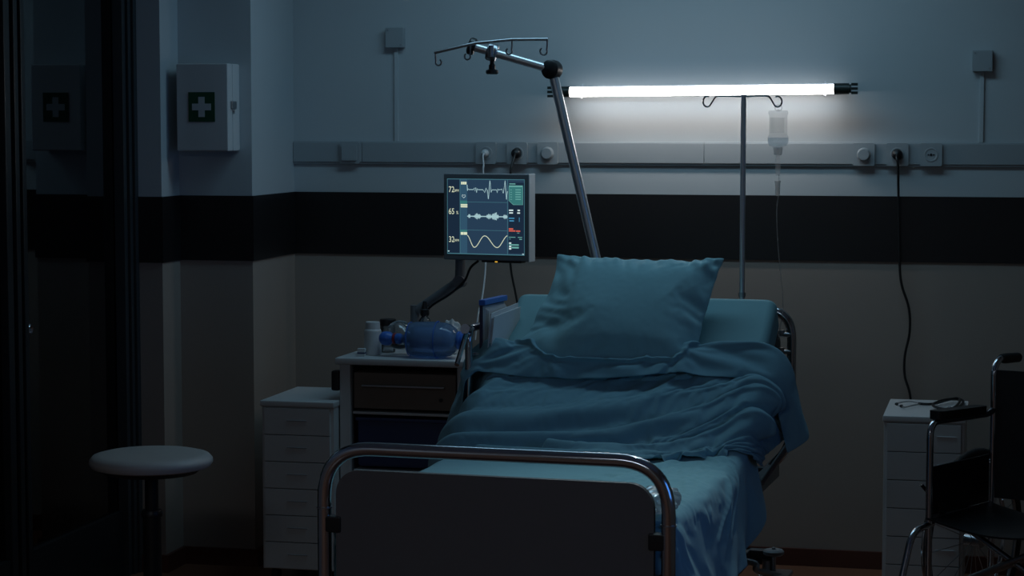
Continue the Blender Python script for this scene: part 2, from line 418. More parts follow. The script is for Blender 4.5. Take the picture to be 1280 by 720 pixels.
# ================================================================== STOOL
p = PZ(189, 577, .62)
t = thing('round_stool', 'round stool with pale padded seat on a dark column by the glass door', 'stool', (p.x, p.y, 0))
MB().lathe([(0,.60),(.17,.60),(.192,.606),(.200,.618),(.199,.630),(.188,.642),(.165,.648),(.1,.650),(0,.651)], seg=48).build('seat', M['stool_seat'], t)
MB().lathe([(0,.585),(.15,.585),(.165,.599),(0,.599)], seg=36).build('seat_plate', M['black'], t)
MB().cyl((0,0,.35), (0,0,.59), .022).cyl((0,0,.07), (0,0,.45), .030).lathe([(.034,.44),(.036,.45),(.030,.462),(.022,.462)]).build('column', M['black'], t)
for k in range(5):
    a = R(72*k+20); c, s = math.cos(a), math.sin(a)
    lg = MB().tube([(0,0,.095), (c*.12,s*.12,.085), (c*.24,s*.24,.065)], [.022,.018,.013], 10).build('leg', M['black'], t)
    MB().cyl((c*.24-s*.012,s*.24+c*.012,.026), (c*.24+s*.012,s*.24-c*.012,.026), .026).cyl((c*.24,s*.24,.03), (c*.24,s*.24,.066), .006).build('caster', M['rubber'], lg)

# ================================================================== MEDICAL CART
p = PZ(418, 447, .85)
CX, CYF = p.x, p.y
t = thing('medical_cart', 'white medical cart with brown drawer and navy bin beside the bed', 'cart', (CX, CYF, 0), R(-1.5))
cw, cd = .52, .40
CY = CYF
MB().box(0, cw, 0, cd, .824, .85, .006).build('top', M['white'], t)
for x in (.015, cw-.05):
    MB().box(x, x+.042, .012, .05, .12, .824, .004).box(x, x+.042, cd-.05, cd-.012, .12, .824, .004).box(x, x+.042, .03, cd-.03, .12, .16, .003).build('side_frame', M['white'], t)
MB().box(.057, .062, .03, cd-.03, .16, .82).box(cw-.055, cw-.05, .03, cd-.03, .16, .82).box(.057, cw-.05, cd-.03, cd-.025, .16, .82).build('side_panel', M['bedframe'], t)
dw = MB().box(.066, cw-.058, .026, .34, .66, .795, .004).build('drawer', M['drawer_wood'], t)
MB().box(.10, cw-.10, .012, .026, .742, .750, .002).build('handle', M['steel'], dw)
MB().cyl((cw-.115,.026,.70), (cw-.115,.020,.70), .007).build('lock', M['black'], dw)
MB().box(.062, cw-.055, .028, .36, .638, .648, .002).build('shelf', M['white'], t)
bn = MB().box(.075, cw-.07, .034, .33, .44, .622, .012).build('bin', M['blue_bin'], t)
MB().box(.07, cw-.065, .030, .334, .612, .626, .003).build('rim', M['blue_bin'], bn)
MB().box(.062, cw-.055, .028, .36, .40, .43, .003).build('shelf', M['white'], t)
MB().box(.066, cw-.058, .030, .34, .17, .385, .004).build('drawer', M['drawer_wood'], t)
MB().box(-.016, .014, .005, .045, .725, .80, .006).build('bumper', M['black'], t)
for (x, y) in ((.036,.04), (cw-.03,.04), (.036,cd-.04), (cw-.03,cd-.04)):
    MB().cyl((x-.013,y,.045), (x+.013,y,.045), .045).cyl((x,y,.05), (x,y,.125), .010).build('caster', M['rubber'], t)
ZC = .85
def onc(px, yy): # point on cart top under pixel column px at wall distance yy
    q = PY(px, 430, yy); return (q.x, yy, ZC)

# white pill bottle
t = thing('pill_bottle', 'white capped plastic bottle at the left end of the medical cart', 'bottle', onc(466, -.60))
MB().lathe([(0,0),(.030,0),(.033,.003),(.033,.088),(.030,.096),(.026,.099),(0,.099)]).build('body', M['white_plastic'], t)
MB().lathe([(.0275,.098),(.0275,.122),(.025,.125),(0,.125)]).build('cap', M['white_plastic'], t)
# small box
t = thing('small_carton', 'tiny white carton with dark stripe beside the white bottle', 'carton', onc(452, -.66))
MB().box(-.014, .014, -.010, .010, 0, .030, .001).build('carton', M['paper'], t)
MB().box(-.0145, .0145, -.0105, .0105, .010, .016).build('stripe', M['blue_bin'], t)
# jar with black lid behind
t = thing('storage_jar', 'clear jar with wide black lid behind the white bottle', 'jar', onc(485, -.50))
MB().lathe([(0,0),(.026,0),(.028,.004),(.028,.098),(.026,.102),(.0245,.098),(.0245,.006),(0,.006)]).build('glass_body', M['clear'], t)
MB().lathe([(0,.103),(.031,.103),(.031,.124),(.029,.127),(0,.127)]).build('lid', M['black'], t)
# pump bottle
t = thing('spray_bottle', 'clear bottle with black stopper standing behind the blue bag', 'bottle', onc(531, -.53))
MB().lathe([(0,0),(.028,0),(.030,.004),(.030,.105),(.022,.130),(.012,.142),(.012,.150),(0,.150)]).build('glass_body', M['clear'], t)
MB().lathe([(.016,.146),(.017,.150),(.017,.168),(.012,.172),(.009,.190),(.006,.200),(0,.200)]).build('stopper', M['black'], t)
# resuscitator bag lying along the cart front
g = PY(540, 447, -.655)
t = thing('resuscitator_bag', 'translucent blue resuscitator bag lying on the medical cart', 'resuscitator', (g.x, -.645, ZC))
rb = .0675; sl = R(-2)
ax_ = Vector((math.cos(sl), math.sin(sl), 0)); oz = Vector((0,0,rb))
prof = [(.012,-.125),(.016,-.112),(.022,-.106),(.040,-.098),(.056,-.088),(.062,-.080),(.0655,-.06),(.0665,-.03),(.0675,0),(.0675,.018),(.065,.022),(.0665,.028),(.064,.05),(.058,.07),(.045,.088),(.030,.098),(.022,.102),(.020,.112)]
bd = MB().lathe(prof, oz, ax_, 36).build('bag', M['bluebag'], t)
for h in (-.086, .020): MB().tube([oz+ax_*h+Vector((-ax_.y, ax_.x, 0))*math.cos(a)*(.0625 if h < 0 else .0680)+Vector((0,0,1))*math.sin(a)*(.0625 if h < 0 else .0680) for a in [2*math.pi*k/36 for k in range(36)]], .0022, 6, closed=True).build('ring', M['blue'], t)
MB().lathe([(.030,.096),(.034,.100),(.034,.106),(.024,.110),(.026,.118),(.014,.122),(.014,.135),(0,.136)], oz, ax_).build('inlet_valve', M['blue'], t)
MB().lathe([(.016,-.145),(.020,-.140),(.020,-.125),(.014,-.118),(.014,-.108)], oz, ax_).build('neck', M['blue'], t)
MB().lathe([(.020,-.153),(.022,-.150),(.022,-.146),(.016,-.143)], oz, ax_).build('collar', M['red'], t)
MB().lathe([(0,-.208),(.014,-.206),(.024,-.196),(.027,-.182),(.025,-.166),(.016,-.155),(.012,-.150)], oz, ax_).build('patient_valve', M['blue'], t)
mc = oz+ax_*(-.135)+Vector((0,.055,-.004))
MB().lathe([(.012,-.02),(.014,-.01),(.035,.005),(.052,.025),(.058,.045),(.056,.046),(.050,.028),(.033,.008),(.011,-.006)], mc, Vector((-.25,.50,.10)).normalized()).build('face_mask', M['clear'], t)
mb = MB().cyl(oz+ax_*(-.165)+Vector((0,.01,0)), mc+Vector((0,-.01,0)), .010)
mb.build('elbow', M['clear'], t)
# crumpled plastic bag
def crumple(name, label, cat, loc, sx, sy, sz, m, seed, nd=26):
    b = bmesh.new(); bmesh.ops.create_icosphere(b, subdivisions=5, radius=1)
    rnd = random.Random(seed)
    dirs = [Vector((rnd.gauss(0,1), rnd.gauss(0,1), rnd.gauss(0,1))).normalized() for _ in range(nd)]
    amps = [rnd.uniform(.75, 1.1) for _ in dirs]
    for v in b.verts:
        d0 = v.co.normalized(); r = min(a/max(d0.dot(n), .05) for n, a in zip(dirs, amps))
        r = min(r, 1.25)*(1+.06*math.sin(9*d0.x+5*d0.z+seed)+.05*math.sin(13*d0.y-7*d0.x)+.035*abs(math.sin(23*d0.x+17*d0.y+3*math.sin(9*d0.y))))
        v.co = Vector((d0.x*sx*r, d0.y*sy*r, d0.z*sz*r))
    mz = min(v.co.z for v in b.verts)
    for v in b.verts: v.co.z -= mz
    mb = MB().bm(b); o = mb.build(name, m, None, 25); o.location = loc
    return tag(o, label, cat)
crumple('crumpled_wrapper', 'crumpled white plastic wrapper standing behind the blue bag', 'wrapper', onc(565, -.515), .030, .025, .062, M['paper'], 3)

# ================================================================== MONITOR
MX0, MX1, MY = -.146, .196, -.55
MZ0, MZ1 = 1.208, 1.530
mw = (MX1-MX0)/math.cos(R(10)); mh = MZ1-MZ0
t = thing('patient_monitor', 'patient monitor with glowing heart traces on an arm above the cart', 'monitor', ((MX0+MX1)/2, MY, MZ0), R(-10))
MB().box(-mw/2, mw/2, 0, .034, 0, mh, .004).build('bezel', M['monitor'], t)
MB().box(mw/2-.004, mw/2+.001, .001, .058, -.002, mh+.002, .003).box(-mw/2, mw/2, .034, .056, .0, mh, .004).build('case', M['monitor_side'], t)
MB().box(-.12, .12, .056, .08, .05, mh-.05, .01).build('back_cover', M['monitor'], t)
# --- screen: one mesh, many emissive colours
def em(name, c, s=.56): return mat(name, (.01,.012,.015), .35, emis=c, estr=s)
SC = [em('screen navy', (.018,.042,.078)), em('screen column', (.027,.075,.125)), em('screen dark column', (.009,.020,.040)), em('screen white', (.62,.78,.78)),
      em('screen cream', (.66,.72,.52)), em('screen trace', (.36,.55,.58)), em('screen green', (.035,.16,.16)), em('screen green line', (.13,.36,.33)),
      em('screen blue', (.06,.28,.48)), em('screen red', (.55,.10,.07)), em('screen edge', (.05,.15,.19))]
sw, sh = mw*.905, mh*.875
sx0, sz0 = -sw/2-.001, mh*.068
mb = MB()
def S(x, y): return (sx0+(x-72)/643*sw, sz0+(655-y)/570*sh)    # layout grid of the display
def quad(x0, y0, x1, y1, m, lv):
    a_ = S(x0, y1); b_ = S(x1, y0); yy = -.0006-.0003*lv; mb.m = m
    mb.add([(a_[0],yy,a_[1]), (b_[0],yy,a_[1]), (b_[0],yy,b_[1]), (a_[0],yy,b_[1])], [(0,1,2,3)])
def line(pts, wd, m, lv):
    P = [Vector(S(*p)) for p in pts]; yy = -.0006-.0003*lv; mb.m = m; vs = []
    for i, p in enumerate(P):
        t_ = (P[min(i+1, len(P)-1)]-P[max(i-1, 0)]).normalized(); n_ = Vector((-t_.y, t_.x))*wd/2*sw/643
        vs += [(p.x+n_.x, yy, p.y+n_.y), (p.x-n_.x, yy, p.y-n_.y)]
    mb.add(vs, [(2*i, 2*i+1, 2*i+3, 2*i+2) for i in range(len(P)-1)])
def text(s_, x, y, size, m, lv):
    cu_ = bpy.data.curves.new('t', 'FONT'); cu_.body = s_; cu_.size = size*sh/570; cu_.offset = -.003*cu_.size
    ob = bpy.data.objects.new('t', cu_); COL.objects.link(ob)
    dg = bpy.context.evaluated_depsgraph_get(); me = ob.evaluated_get(dg).to_mesh()
    o0 = S(x, y); yy = -.0006-.0003*lv; mb.m = m
    mb.add([(o0[0]+v.co.x*.80, yy, o0[1]+v.co.y) for v in me.vertices], [tuple(p_.vertices) for p_ in me.polygons])
    ob.evaluated_get(dg).to_mesh_clear(); bpy.data.objects.remove(ob); bpy.data.curves.remove(cu_)
quad(72,85,715,655,0,0); quad(72,85,180,655,2,1); quad(180,85,240,655,1,1); quad(585,110,715,640,2,1)
for x0, y0, x1, y1 in ((72,85,715,90),(72,648,715,655),(72,85,76,655),(711,85,715,655),(178,85,182,655),(573,85,577,655),(240,258,575,261),(240,470,575,473)): quad(x0,y0,x1,y1,10,2)
quad(180,250,240,275,6,2); quad(180,470,240,488,6,2)
text('72', 84, 187, 62, 4, 3); text('65', 84, 353, 62, 4, 3); text('32', 84, 565, 62, 4, 3)
text('BPM', 134, 183, 25, 4, 3); text('%', 148, 353, 34, 4, 3); text('RPM', 134, 560, 25, 4, 3)
quad(190,108,203,128,4,3); quad(205,108,219,128,4,3); quad(221,108,235,128,4,3)
quad(186,276,242,287,4,3); quad(186,290,242,301,4,3); quad(186,488,210,508,4,3); quad(212,488,240,508,4,3)
line([(212,230),(198,217),(201,205),(212,210),(223,205),(226,217),(212,230)], 2.6, 3, 3)
ecg = [(240,130),(243,175),(250,160),(255,166),(293,166),(300,152),(305,178),(312,150),(320,190),(326,158),(332,166),(372,166),(386,188),(398,152),(408,170),(417,235),(430,97),(440,185),(448,166),(483,166),(490,188),(496,158),(502,166),(530,160),(540,190),(555,96),(567,236),(575,175)]
line(ecg, 5, 5, 3)
rn = random.Random(5)
line([(240,367),(575,367)], 4, 5, 3); x_ = 243
while x_ < 574:
    h_ = 4
    for c_, w_, a_ in ((255,12,20),(325,34,22),(420,28,20),(470,38,26),(555,22,20)): h_ = max(h_, a_*max(0, 1-((x_-c_)/w_)**2)*rn.uniform(.55, 1.1))
    if abs(x_-480) < 4: h_ = 32
    quad(x_, 367-h_, x_+3.4, 367+h_*rn.uniform(.8, 1.05), 5, 3); x_ += 4
sn = []; kp_ = ((236,509),(300,601),(386,513),(489,599),(580,507))
for k in range(69):
    x = 242+k/68*332
    for (xa, ya), (xb, yb) in zip(kp_, kp_[1:]):
        if xa <= x <= xb: sn.append((x, ya+(yb-ya)*(1-math.cos(math.pi*(x-xa)/(xb-xa)))/2)); break
line(sn, 5, 4, 3)
mb.m = 6; yy = -.0006-.0003*2
pl = [S(587,130), S(700,130), S(700,275), S(622,275), S(587,245)]
mb.add([(a_, yy, b_) for a_, b_ in pl], [(0,4,3,2,1)])
quad(590,116,640,123,7,3); quad(587,132,700,142,7,3)
line([(587,142),(587,245),(622,275),(700,275),(700,142)], 3, 7, 3)
for k, y in enumerate((160,178,195,213,231)): quad(640,y,685,y+6,7,3); quad(597,y+2,612,y+6,7,3)
quad(587,312,622,322,3,3); quad(658,312,677,322,3,3); quad(589,332,620,341,3,3); quad(655,332,678,341,3,3)
quad(586,373,632,380,8,3); quad(590,392,628,400,8,3); quad(670,370,674,402,8,3)
quad(586,451,622,463,9,3); quad(586,466,640,476,9,3); quad(645,467,680,477,9,3); quad(655,484,672,488,7,3)
quad(586,516,640,521,7,3); quad(660,516,695,521,7,3); quad(590,530,600,534,7,3); quad(672,530,694,536,7,3)
quad(588,558,606,568,3,3); quad(588,571,668,581,7,3); quad(588,584,606,594,3,3); quad(608,590,668,602,7,3); quad(588,599,606,611,3,3)
for (x0,y0) in ((77,630),(696,640)): quad(x0,y0,x0+14,y0+8,5,3)
mb.build('screen', SC, t, smooth=False)
MB().box(-.02, .14, .004, .05, -.007, .001, .002).build('button_strip', M['black'], t)
MB().box(.035, .045, .003, .006, -.006, -.002).build('indicator', mat('amber led', (.2,.12,.02), .4, emis=(.8,.45,.05), estr=.5), t)
MI = Matrix.Rotation(-R(-10), 4, 'Z')@Matrix.Translation(-Vector(t.location))
def L(v): return MI@Vector(v)
p1 = PY(575,332,-.46); p2 = PY(575,352,-.46); p3 = PY(522,388,-.43); p4 = Vector((p3.x-.01,-.43,1.04)); p5 = Vector((p3.x-.01,-.43,.85))
MB().box(-.045, .045, .08, .095, .10, .20, .004).cyl((0,.09,.15), L(Vector((p1.x,p1.y+.02,p1.z+.10))), .018).cyl(L(Vector((p1.x,p1.y+.02,p1.z+.12))), L(p2), .020).build('tilt_joint', M['arm_grey'], t)
MB().tube([L(p2+Vector((.012,0,.012))), L(p2), L(p3)], [.02,.021,.019], 16).cyl(L(p2+Vector((0,.025,0))), L(p2-Vector((0,.025,0))), .024).build('arm', M['arm_grey'], t)
MB().cyl(L(p3+Vector((-.01,0,.02))), L(p5), .018).cyl(L(p5+Vector((0,0,.012))), L(p5), .035).build('post', M['arm_grey'], t)
MB().tube([L(q) for q in spline([PY(598,326,-.5), PY(588,335,-.50), PY(580,352,-.495), PY(562,368,-.49), PY(540,382,-.47), PY(530,395,-.46), PY(526,415,-.45)], 6)], .0045, 8).build('cable', M['black'], t)

# ================================================================== BED  (u across, v foot to head)
BB = R(3.3); BO = Vector((.634,-2.975,0))
t = thing('hospital_bed', 'hospital bed with chrome end rails and raised teal backrest', 'bed', BO, -BB)
BED = t
BMAT = Matrix.Translation(BO)@Matrix.Rotation(-BB, 4, 'Z'); BINV = BMAT.inverted()
def PV(px, py, v0):   # pixel ray meets the cross plane of the bed at v0, in bed coordinates
    d = cf+cr*((px-640)/FPX)+cu*((360-py)/FPX); o_ = BINV@CAM; dd = BINV.to_3x3()@d
    return o_+dd*((v0-o_.y)/dd.y)
hw = .445; VH, ZH, VT, ZT = 1.10, .69, 1.757, 1.132    # hinge and top of backrest
th = .13
# mattress: lower half and backrest, one continuous padded slab
prof = [(.07,ZH),(.3,ZH),(.6,ZH),(.9,ZH),(1.03,ZH+.003),(1.08,ZH+.008),(1.13,ZH+.026),(1.2,ZH+.07)]
n_ = 8
for k in range(1, n_+1): prof.append((1.2+(VT-1.2)*k/n_, ZH+.07+(ZT-ZH-.07)*k/n_))
def slab(prof, hw, th, r, m, name, parent):
    P = [Vector((0,a,b)) for a, b in prof]; cs = []
    for (a, b) in rrect(2*hw, th, r, 5): cs.append((a, b))
    mb = MB(); rings = []
    def ring(c, nrm, s, sh_=1):
        return [(a*s+0*c.x, c.y+nrm.y*(-th/2+b*sh_), c.z+nrm.z*(-th/2+b*sh_)) for a, b in cs]
    N_ = []
    for i in range(len(P)):
        tt = (P[min(i+1, len(P)-1)]-P[max(i-1, 0)]).normalized(); N_.append(Vector((0,-tt.z,tt.y)))
    T0 = (P[1]-P[0]).normalized(); T1 = (P[-1]-P[-2]).normalized()
    for k in range(4): a = R(90*k/4); rings.append(ring(P[0]-T0*r*(math.sin(R(90))-0)+T0*r*(1-math.cos(a)), N_[0], 1-(r/hw)*(1-math.sin(a)), 1-(2*r/th)*(1-math.sin(a))*.9))
    for i in range(len(P)): rings.append(ring(P[i], N_[i], 1))
    for k in range(1, 5): a = R(90*k/4); rings.append(ring(P[-1]+T1*r*math.sin(a), N_[-1], 1-(r/hw)*(1-math.cos(a)), 1-(2*r/th)*(1-math.cos(a))*.9))
    n = len(cs); vs = [v for g_ in rings for v in g_]
    fs = [(i*n+k, i*n+(k+1) % n, (i+1)*n+(k+1) % n, (i+1)*n+k) for i in range(len(rings)-1) for k in range(n)]
    fs += [tuple(range(n-1, -1, -1)), tuple((len(rings)-1)*n+k for k in range(n))]
    return mb.add(vs, fs).build(name, m, parent, 60)
slab(prof, hw, th, .030, M['mattress'], 'mattress', t)
# platform and frame
mb = MB()
mb.box(-.43,.43,.08,1.05,.535,.553,.004)
q0, q1 = Vector((0,1.10,.545)), Vector((0,1.80,.545+.70*math.tan(math.atan2(ZT-ZH, VT-VH))))
for s in (-.40, .40): mb.tube([(s,q0.y,q0.z),(s,q1.y,q1.z)], .014, 8)
for f in (.1,.4,.7,.98): c = q0+(q1-q0)*f; mb.tube([(-.41,c.y,c.z),(.41,c.y,c.z)], .012, 8)
mb.build('mattress_platform', M['bedframe'], t)
mb = MB()
for s in (-.38, .38): mb.box(s-.02, s+.02, .0, 2.13, .49, .535, .004)
for v in (.05, .7, 1.1, 1.7, 2.08): mb.box(-.37, .37, v-.02, v+.02, .495, .53, .004)
for s in (-.30, .30): mb.box(s-.02, s+.02, .25, 2.05, .20, .25, .004)
for v in (.27, 2.03): mb.box(-.40, .40, v-.02, v+.02, .20, .25, .004)
for (v0, v1) in ((.45,.75), (1.75,1.45)):
    for s in (-.30, .30): mb.tube([(s,v0,.24),(s,v1,.48)], .018, 8)
mb.build('frame', M['bedframe'], t)
for s in (-.38, .38):
    for v in (.29, 2.0):
        lg = MB().cyl((s,v,.10), (s,v,.22), .016).build('leg', M['steel'], t)
        MB().cyl((s-.018,v+.03,.062), (s+.018,v+.03,.062), .062).box(s-.024,s+.024,v-.01,v+.05,.07,.12,.006).build('caster', M['grey_plastic'], lg)
# foot end
zr, rr_ = .868, .0185
mb = MB().tube(rounded([(-.465,0,.16),(-.465,0,zr),(.465,0,zr),(.465,0,.16)], .135, 12), rr_, 16)
mb.build('foot_rail', M['chrome'], t)
for s in (-1, 1): MB().cyl((s*.465,0,.706), (s*.465,0,.710), .0205).build('rail_collar', M['steel'], t)
zt, zb = .812, .30
mb = MB().prism(rrect(.858, zt-zb, .065, 8, 0, (zt+zb)/2), -.010, .010, lambda a, b, d: (a, d, b)); mb.build('foot_board', M['panel'], t)
for s in (-1, 1):
    for z in (.665, .36): MB().box(s*.415, s*.462, -.016, .016, z-.022, z+.022, .005).build('board_bracket', M['black'], t)
# head end
mb = MB().tube(rounded([(-.36,2.12,.515),(-.44,2.12,.60),(-.44,2.12,1.075),(.44,2.12,1.075),(.44,2.12,.60),(.36,2.12,.515)], .10, 10), .0165, 16)
mb.build('head_rail', M['chrome'], t)
mb = MB().prism(rrect(.80, .42, .05, 6, 0, .80), 2.11, 2.13, lambda a, b, d: (a, d, b)); mb.build('head_board', M['panel'], t)
for z in (.99, .93): MB().cyl((.40,2.11,z), (.44,2.11,z), .008).cyl((.405,2.11,z), (.405,2.11,z+.015), .012).build('rail_bolt', M['steel'], t)
# left side rail
u0 = -.505
mb = MB().tube(rounded([(u0,1.40,.50),(u0,1.40,1.05),(u0,2.02,1.05),(u0,2.02,.50)], .045, 6), .0125, 12)
mb.tube([(u0-.004,1.395,1.045),(u0-.004,1.285,.945)], .0085, 8).cyl((u0,1.39,1.05),(u0,1.36,1.055),.016)
for v in (1.6,1.8): mb.tube([(u0,v,.52),(u0,v,1.04)], .009, 8)
for v in (1.45,1.95): mb.tube([(u0,v,.56),(-.42,v,.50)], .010, 8)
mb.build('side_rail', M['chrome'], t)
mb = MB().box(u0+.018, u0+.10, 1.46, 1.64, .925, .932, .002).box(u0+.016, u0+.020, 1.46, 1.64, .925, .975).box(u0+.10, u0+.104, 1.46, 1.64, .925, .975).tube([(u0,1.452,.962),(u0+.104,1.452,.962)], .006, 8)
mb.build('document_tray', M['chrome'], t)
# right-side crank knob and corner bumper
kp = PV(993, 549, 1.80)
mb = MB().cyl((.39,1.8,.515), (kp.x-.02,1.8,kp.z-.02), .010).lathe([(0,-.012),(.020,-.010),(.026,0),(.020,.010),(0,.012)], (kp.x,1.8,kp.z), (.3,-.3,.9)); mb.build('height_knob', M['grey_plastic'], t)
bp0 = PV(967, 690, 2.0); bz = bp0.z
mb = MB().tube(spline([(.30,1.90,.235),(.36,1.9,.225),PV(940,712,1.9)*.5+Vector((.38,1.9,.2))*.5,(bp0.x+.03,1.97,bz-.075)], 5), .011, 8)
mb.cyl((bp0.x,2.0,bz), (bp0.x,2.0,bz-.07), .008); mb.box(bp0.x-.045,bp0.x+.06,1.93,2.05,bz-.085,bz-.068,.005)
mb.build('bumper_arm', M['steel'], t)
MB().lathe([(0,.010),(.030,.009),(.036,.003),(.036,-.006),(.028,-.012),(0,-.012)], (bp0.x,2.0,bz)).lathe([(0,.018),(.006,.016),(.007,.009)], (bp0.x,2.0,bz)).build('bumper_roller', M['grey_plastic'], t)

# ---- things put between rail and mattress
def inbed(name, label, cat, u, v, z, rz=0): 
    q = BMAT@Vector((u,v,z)); return thing(name, label, cat, q, rz-BB)
zt0 = .932
cb = inbed('clipboard', 'blue clipboard holding white papers upright at the left of the mattress', 'clipboard', u0+.038, 1.56, zt0, R(-4))
MB().box(-.012,-.002,-.105,.100,0,.195,.002).build('board', M['purple'], cb)
MB().box(-.013,.010,-.108,.104,.192,.210,.003).build('clip_edge', M['blue'], cb)
mb = MB()
for k in range(5): mb.box(-.001+.0022*k,.0008+.0022*k,-.100+.006*k,.096,.002,.188-.004*k)
mb.build('papers', M['paper'], cb)
fo = inbed('document_folder', 'light grey document folder leaning beside the blue clipboard', 'folder', u0+.073, 1.55, zt0, R(-9))
mb = MB().prism([(-.125,0),(.085,0),(.120,.185),(-.090,.165)], -.003, .0, lambda a, b, d: (d, a, b)); mb.build('cover', M['folder'], fo)
MB().prism([(-.120,0),(.078,0),(.105,.170),(-.086,.150)], .0005, .008, lambda a, b, d: (d, a, b)).build('sheets', M['paper'], fo)
MB().prism([(-.125,0),(.085,0),(.113,.172),(-.090,.155)], .0085, .011, lambda a, b, d: (d, a, b)).build('flap', M['folder'], fo)

# ---- lifting pole
P0 = PV(784, 490, 2.16)
PJ = PV(690, 87, 2.13); PE = PV(590, 58, 2.08)
o = thing('lifting_pole', 'slanted chrome lifting pole with hooked crossbar rising behind the bed', 'lifting pole', BMAT@Vector((P0.x,2.16,.55)), -BB)
ol = Vector((P0.x,2.16,.55))
d_ = (PJ-P0).normalized(); P00 = P0-d_*((P0.z-.60)/d_.z)
MB().tube([P00-ol, PJ-ol], .0175, 18).build('pole', M['satin'], o)
MB().box(-.03,.03,-.045,.02,-.03,.05,.006, M4=Matrix.Translation(P00-ol)).build('clamp', M['black'], o)
MB().tube([PJ-ol, PE-ol], .0150, 18).build('arm', M['satin'], o)
cx_ = (PE-PJ).normalized()
s_ = Vector((-.25,-1,.05)).normalized()
mb = MB().lathe([(0,-.026),(.026,-.024),(.034,-.018),(.035,0),(.034,.018),(.026,.024),(0,.026)], PJ-ol, s_)
mb.build('joint', M['black'], o)
MB().lathe([(0,-.014),(.026,-.013),(.031,-.008),(.031,.008),(.026,.013),(0,.014)], PE-ol, (cx_+Vector((0,0,.05))).normalized()).build('end_cap', M['black'], o)
# crossbar with hooks
vC = 2.06
XL = PV(543,66,vC-.03); XC = PV(594,54,vC-.02); XM = PV(640,49.5,vC); XRr = PV(685,49,vC+.02)
MB().tube([XL-ol, (XL*.35+XC*.65)-ol, XC-ol, XM-ol, XRr-ol], .0055, 10).build('crossbar', M['steel'], o)
def hook(top, sgn, hgt=.045, r=.011):
    pts = [top, top-Vector((0,0,hgt*.5)), top-Vector((-.002*sgn,0,hgt*.75))]
    c = top-Vector((-sgn*r,0,hgt*.85))
    for k in range(9):
        a = R(180+ 30*k); pts.append(c+Vector((sgn*r*math.cos(a),0,r*math.sin(a)*1.0)))
    return MB().tube([p_-ol for p_ in pts], .0030, 8).build('hook', M['steel'], o)
hook(XL+Vector((.004,0,0)), 1, .040); hook(PV(588,57,vC-.03), -1, .045); hook(XM, -1, .048); hook(XRr-Vector((.003,0,0)), -1, .050, .013)
ck = PV(616,64,2.07); 
MB().tube([ck-ol+Vector((0,-.02,.02)), ck-ol+Vector((0,-.02,-.02))], .010, 10).lathe([(.028,-.018),(.032,-.012),(.032,.012),(.028,.018)], PE-ol-cx_*.075, cx_).build('clamp_ring', M['steel'], o)
kz = PE-cx_*.075-Vector((0,0,.03))
MB().lathe([(0,0),(.008,0),(.008,-.012),(.012,-.016),(.012,-.030),(.022,-.034),(.023,-.044),(.018,-.048),(0,-.048)], kz-ol, (0,0,1)).build('clamp_knob', M['black'], o)

# ---- drip pole
ip = PV(927.5, 367, 2.09)
o = thing('drip_pole', 'upright chrome drip pole with two hooks behind the bed head', 'drip pole', BMAT@Vector((ip.x,2.09,.60)), -BB)
zi = PV(928,118.5,2.09).z-.60
MB().cyl((0,0,0), (0,0,zi), .0095).cyl((0,0,0), (0,0,.33), .0115).build('pole', M['satin'], o)
MB().cyl((0,0,.52), (0,0,.535), .013).build('collar', M['steel'], o)
MB().box(-.02,.02,-.02,.035,0,.05,.005).build('clamp', M['black'], o)
mb = MB()
hookends = []
for px, sgn in ((884,-1), (972,1)):
    h0 = PV(px, 127, 2.09)-Vector((ip.x,2.09,.60)); r = .0185
    pts = [Vector((0,0,zi-.006)), Vector((sgn*.05,0,zi-.004)), Vector((h0.x-sgn*.03,0,zi-.004))]
    for k in range(11):
        a = R(155-27*k) ; pts.append(Vector((h0.x+sgn*(r*math.cos(a)*.8),0,h0.z+r*.0-(-1)*r*math.sin(a)*-1*1.0)))
    hookends.append(h0)
    mb.tube(rounded(pts[:3]+pts[3:], .01, 3), .0030, 8)
mb.build('hook', M['chrome'], o)
# ---- infusion bottle
b0 = PV(973, 135, 2.075)
o = thing('infusion_bottle', 'clear infusion bottle with drip line hanging from the drip pole', 'infusion bottle', BMAT@b0, -BB)
sc = PV(973,135,2.075).z-PV(973,185,2.075).z
k_ = sc/50.0       # metres per photo pixel at this distance
rb_ = 12.6*k_
def zp(y): return -(y-135)*k_
MB().lathe([(0,zp(138)),(rb_*.90,zp(138)),(rb_,zp(141)),(rb_*.90,zp(145)),(rb_*.90,zp(168)),(rb_*1.05,zp(172)),(rb_*1.05,zp(178)),(rb_*.88,zp(182.5)),(rb_*.5,zp(184)),(0,zp(184))], seg=32).build('bottle', M['ivplastic'], o)
MB().lathe([(0,zp(172)),(rb_*.98,zp(172)),(rb_*.98,zp(178)),(rb_*.82,zp(181.6)),(0,zp(183))], seg=32).build('fluid', M['fluid'], o)
a0_ = []
lab = MB(); n_l = 12
vs = []
for zz in (zp(147), zp(166)):
    for k in range(n_l+1):
        a = R(-140+100*k/n_l); vs.append((rb_*.915*math.cos(a), rb_*.915*math.sin(a), zz))
lab.add(vs, [(k, k+1, n_l+2+k, n_l+1+k) for k in range(n_l)]); lab.build('label', M['label'], o)
MB().tube([(rb_*.35*math.cos(a),0,zp(135)+rb_*.3*math.sin(a)) for a in [2*math.pi*k/20 for k in range(20)]], .0018, 6, closed=True).cyl((0,0,zp(136.5)), (0,0,zp(138.5)), .004).build('hanger', M['ivplastic'], o)
MB().lathe([(0,zp(183.5)),(rb_*.42,zp(184)),(rb_*.48,zp(186)),(rb_*.40,zp(189)),(rb_*.40,zp(193)),(rb_*.22,zp(194.5)),(0,zp(194.5))]).build('cap', M['milky'], o)
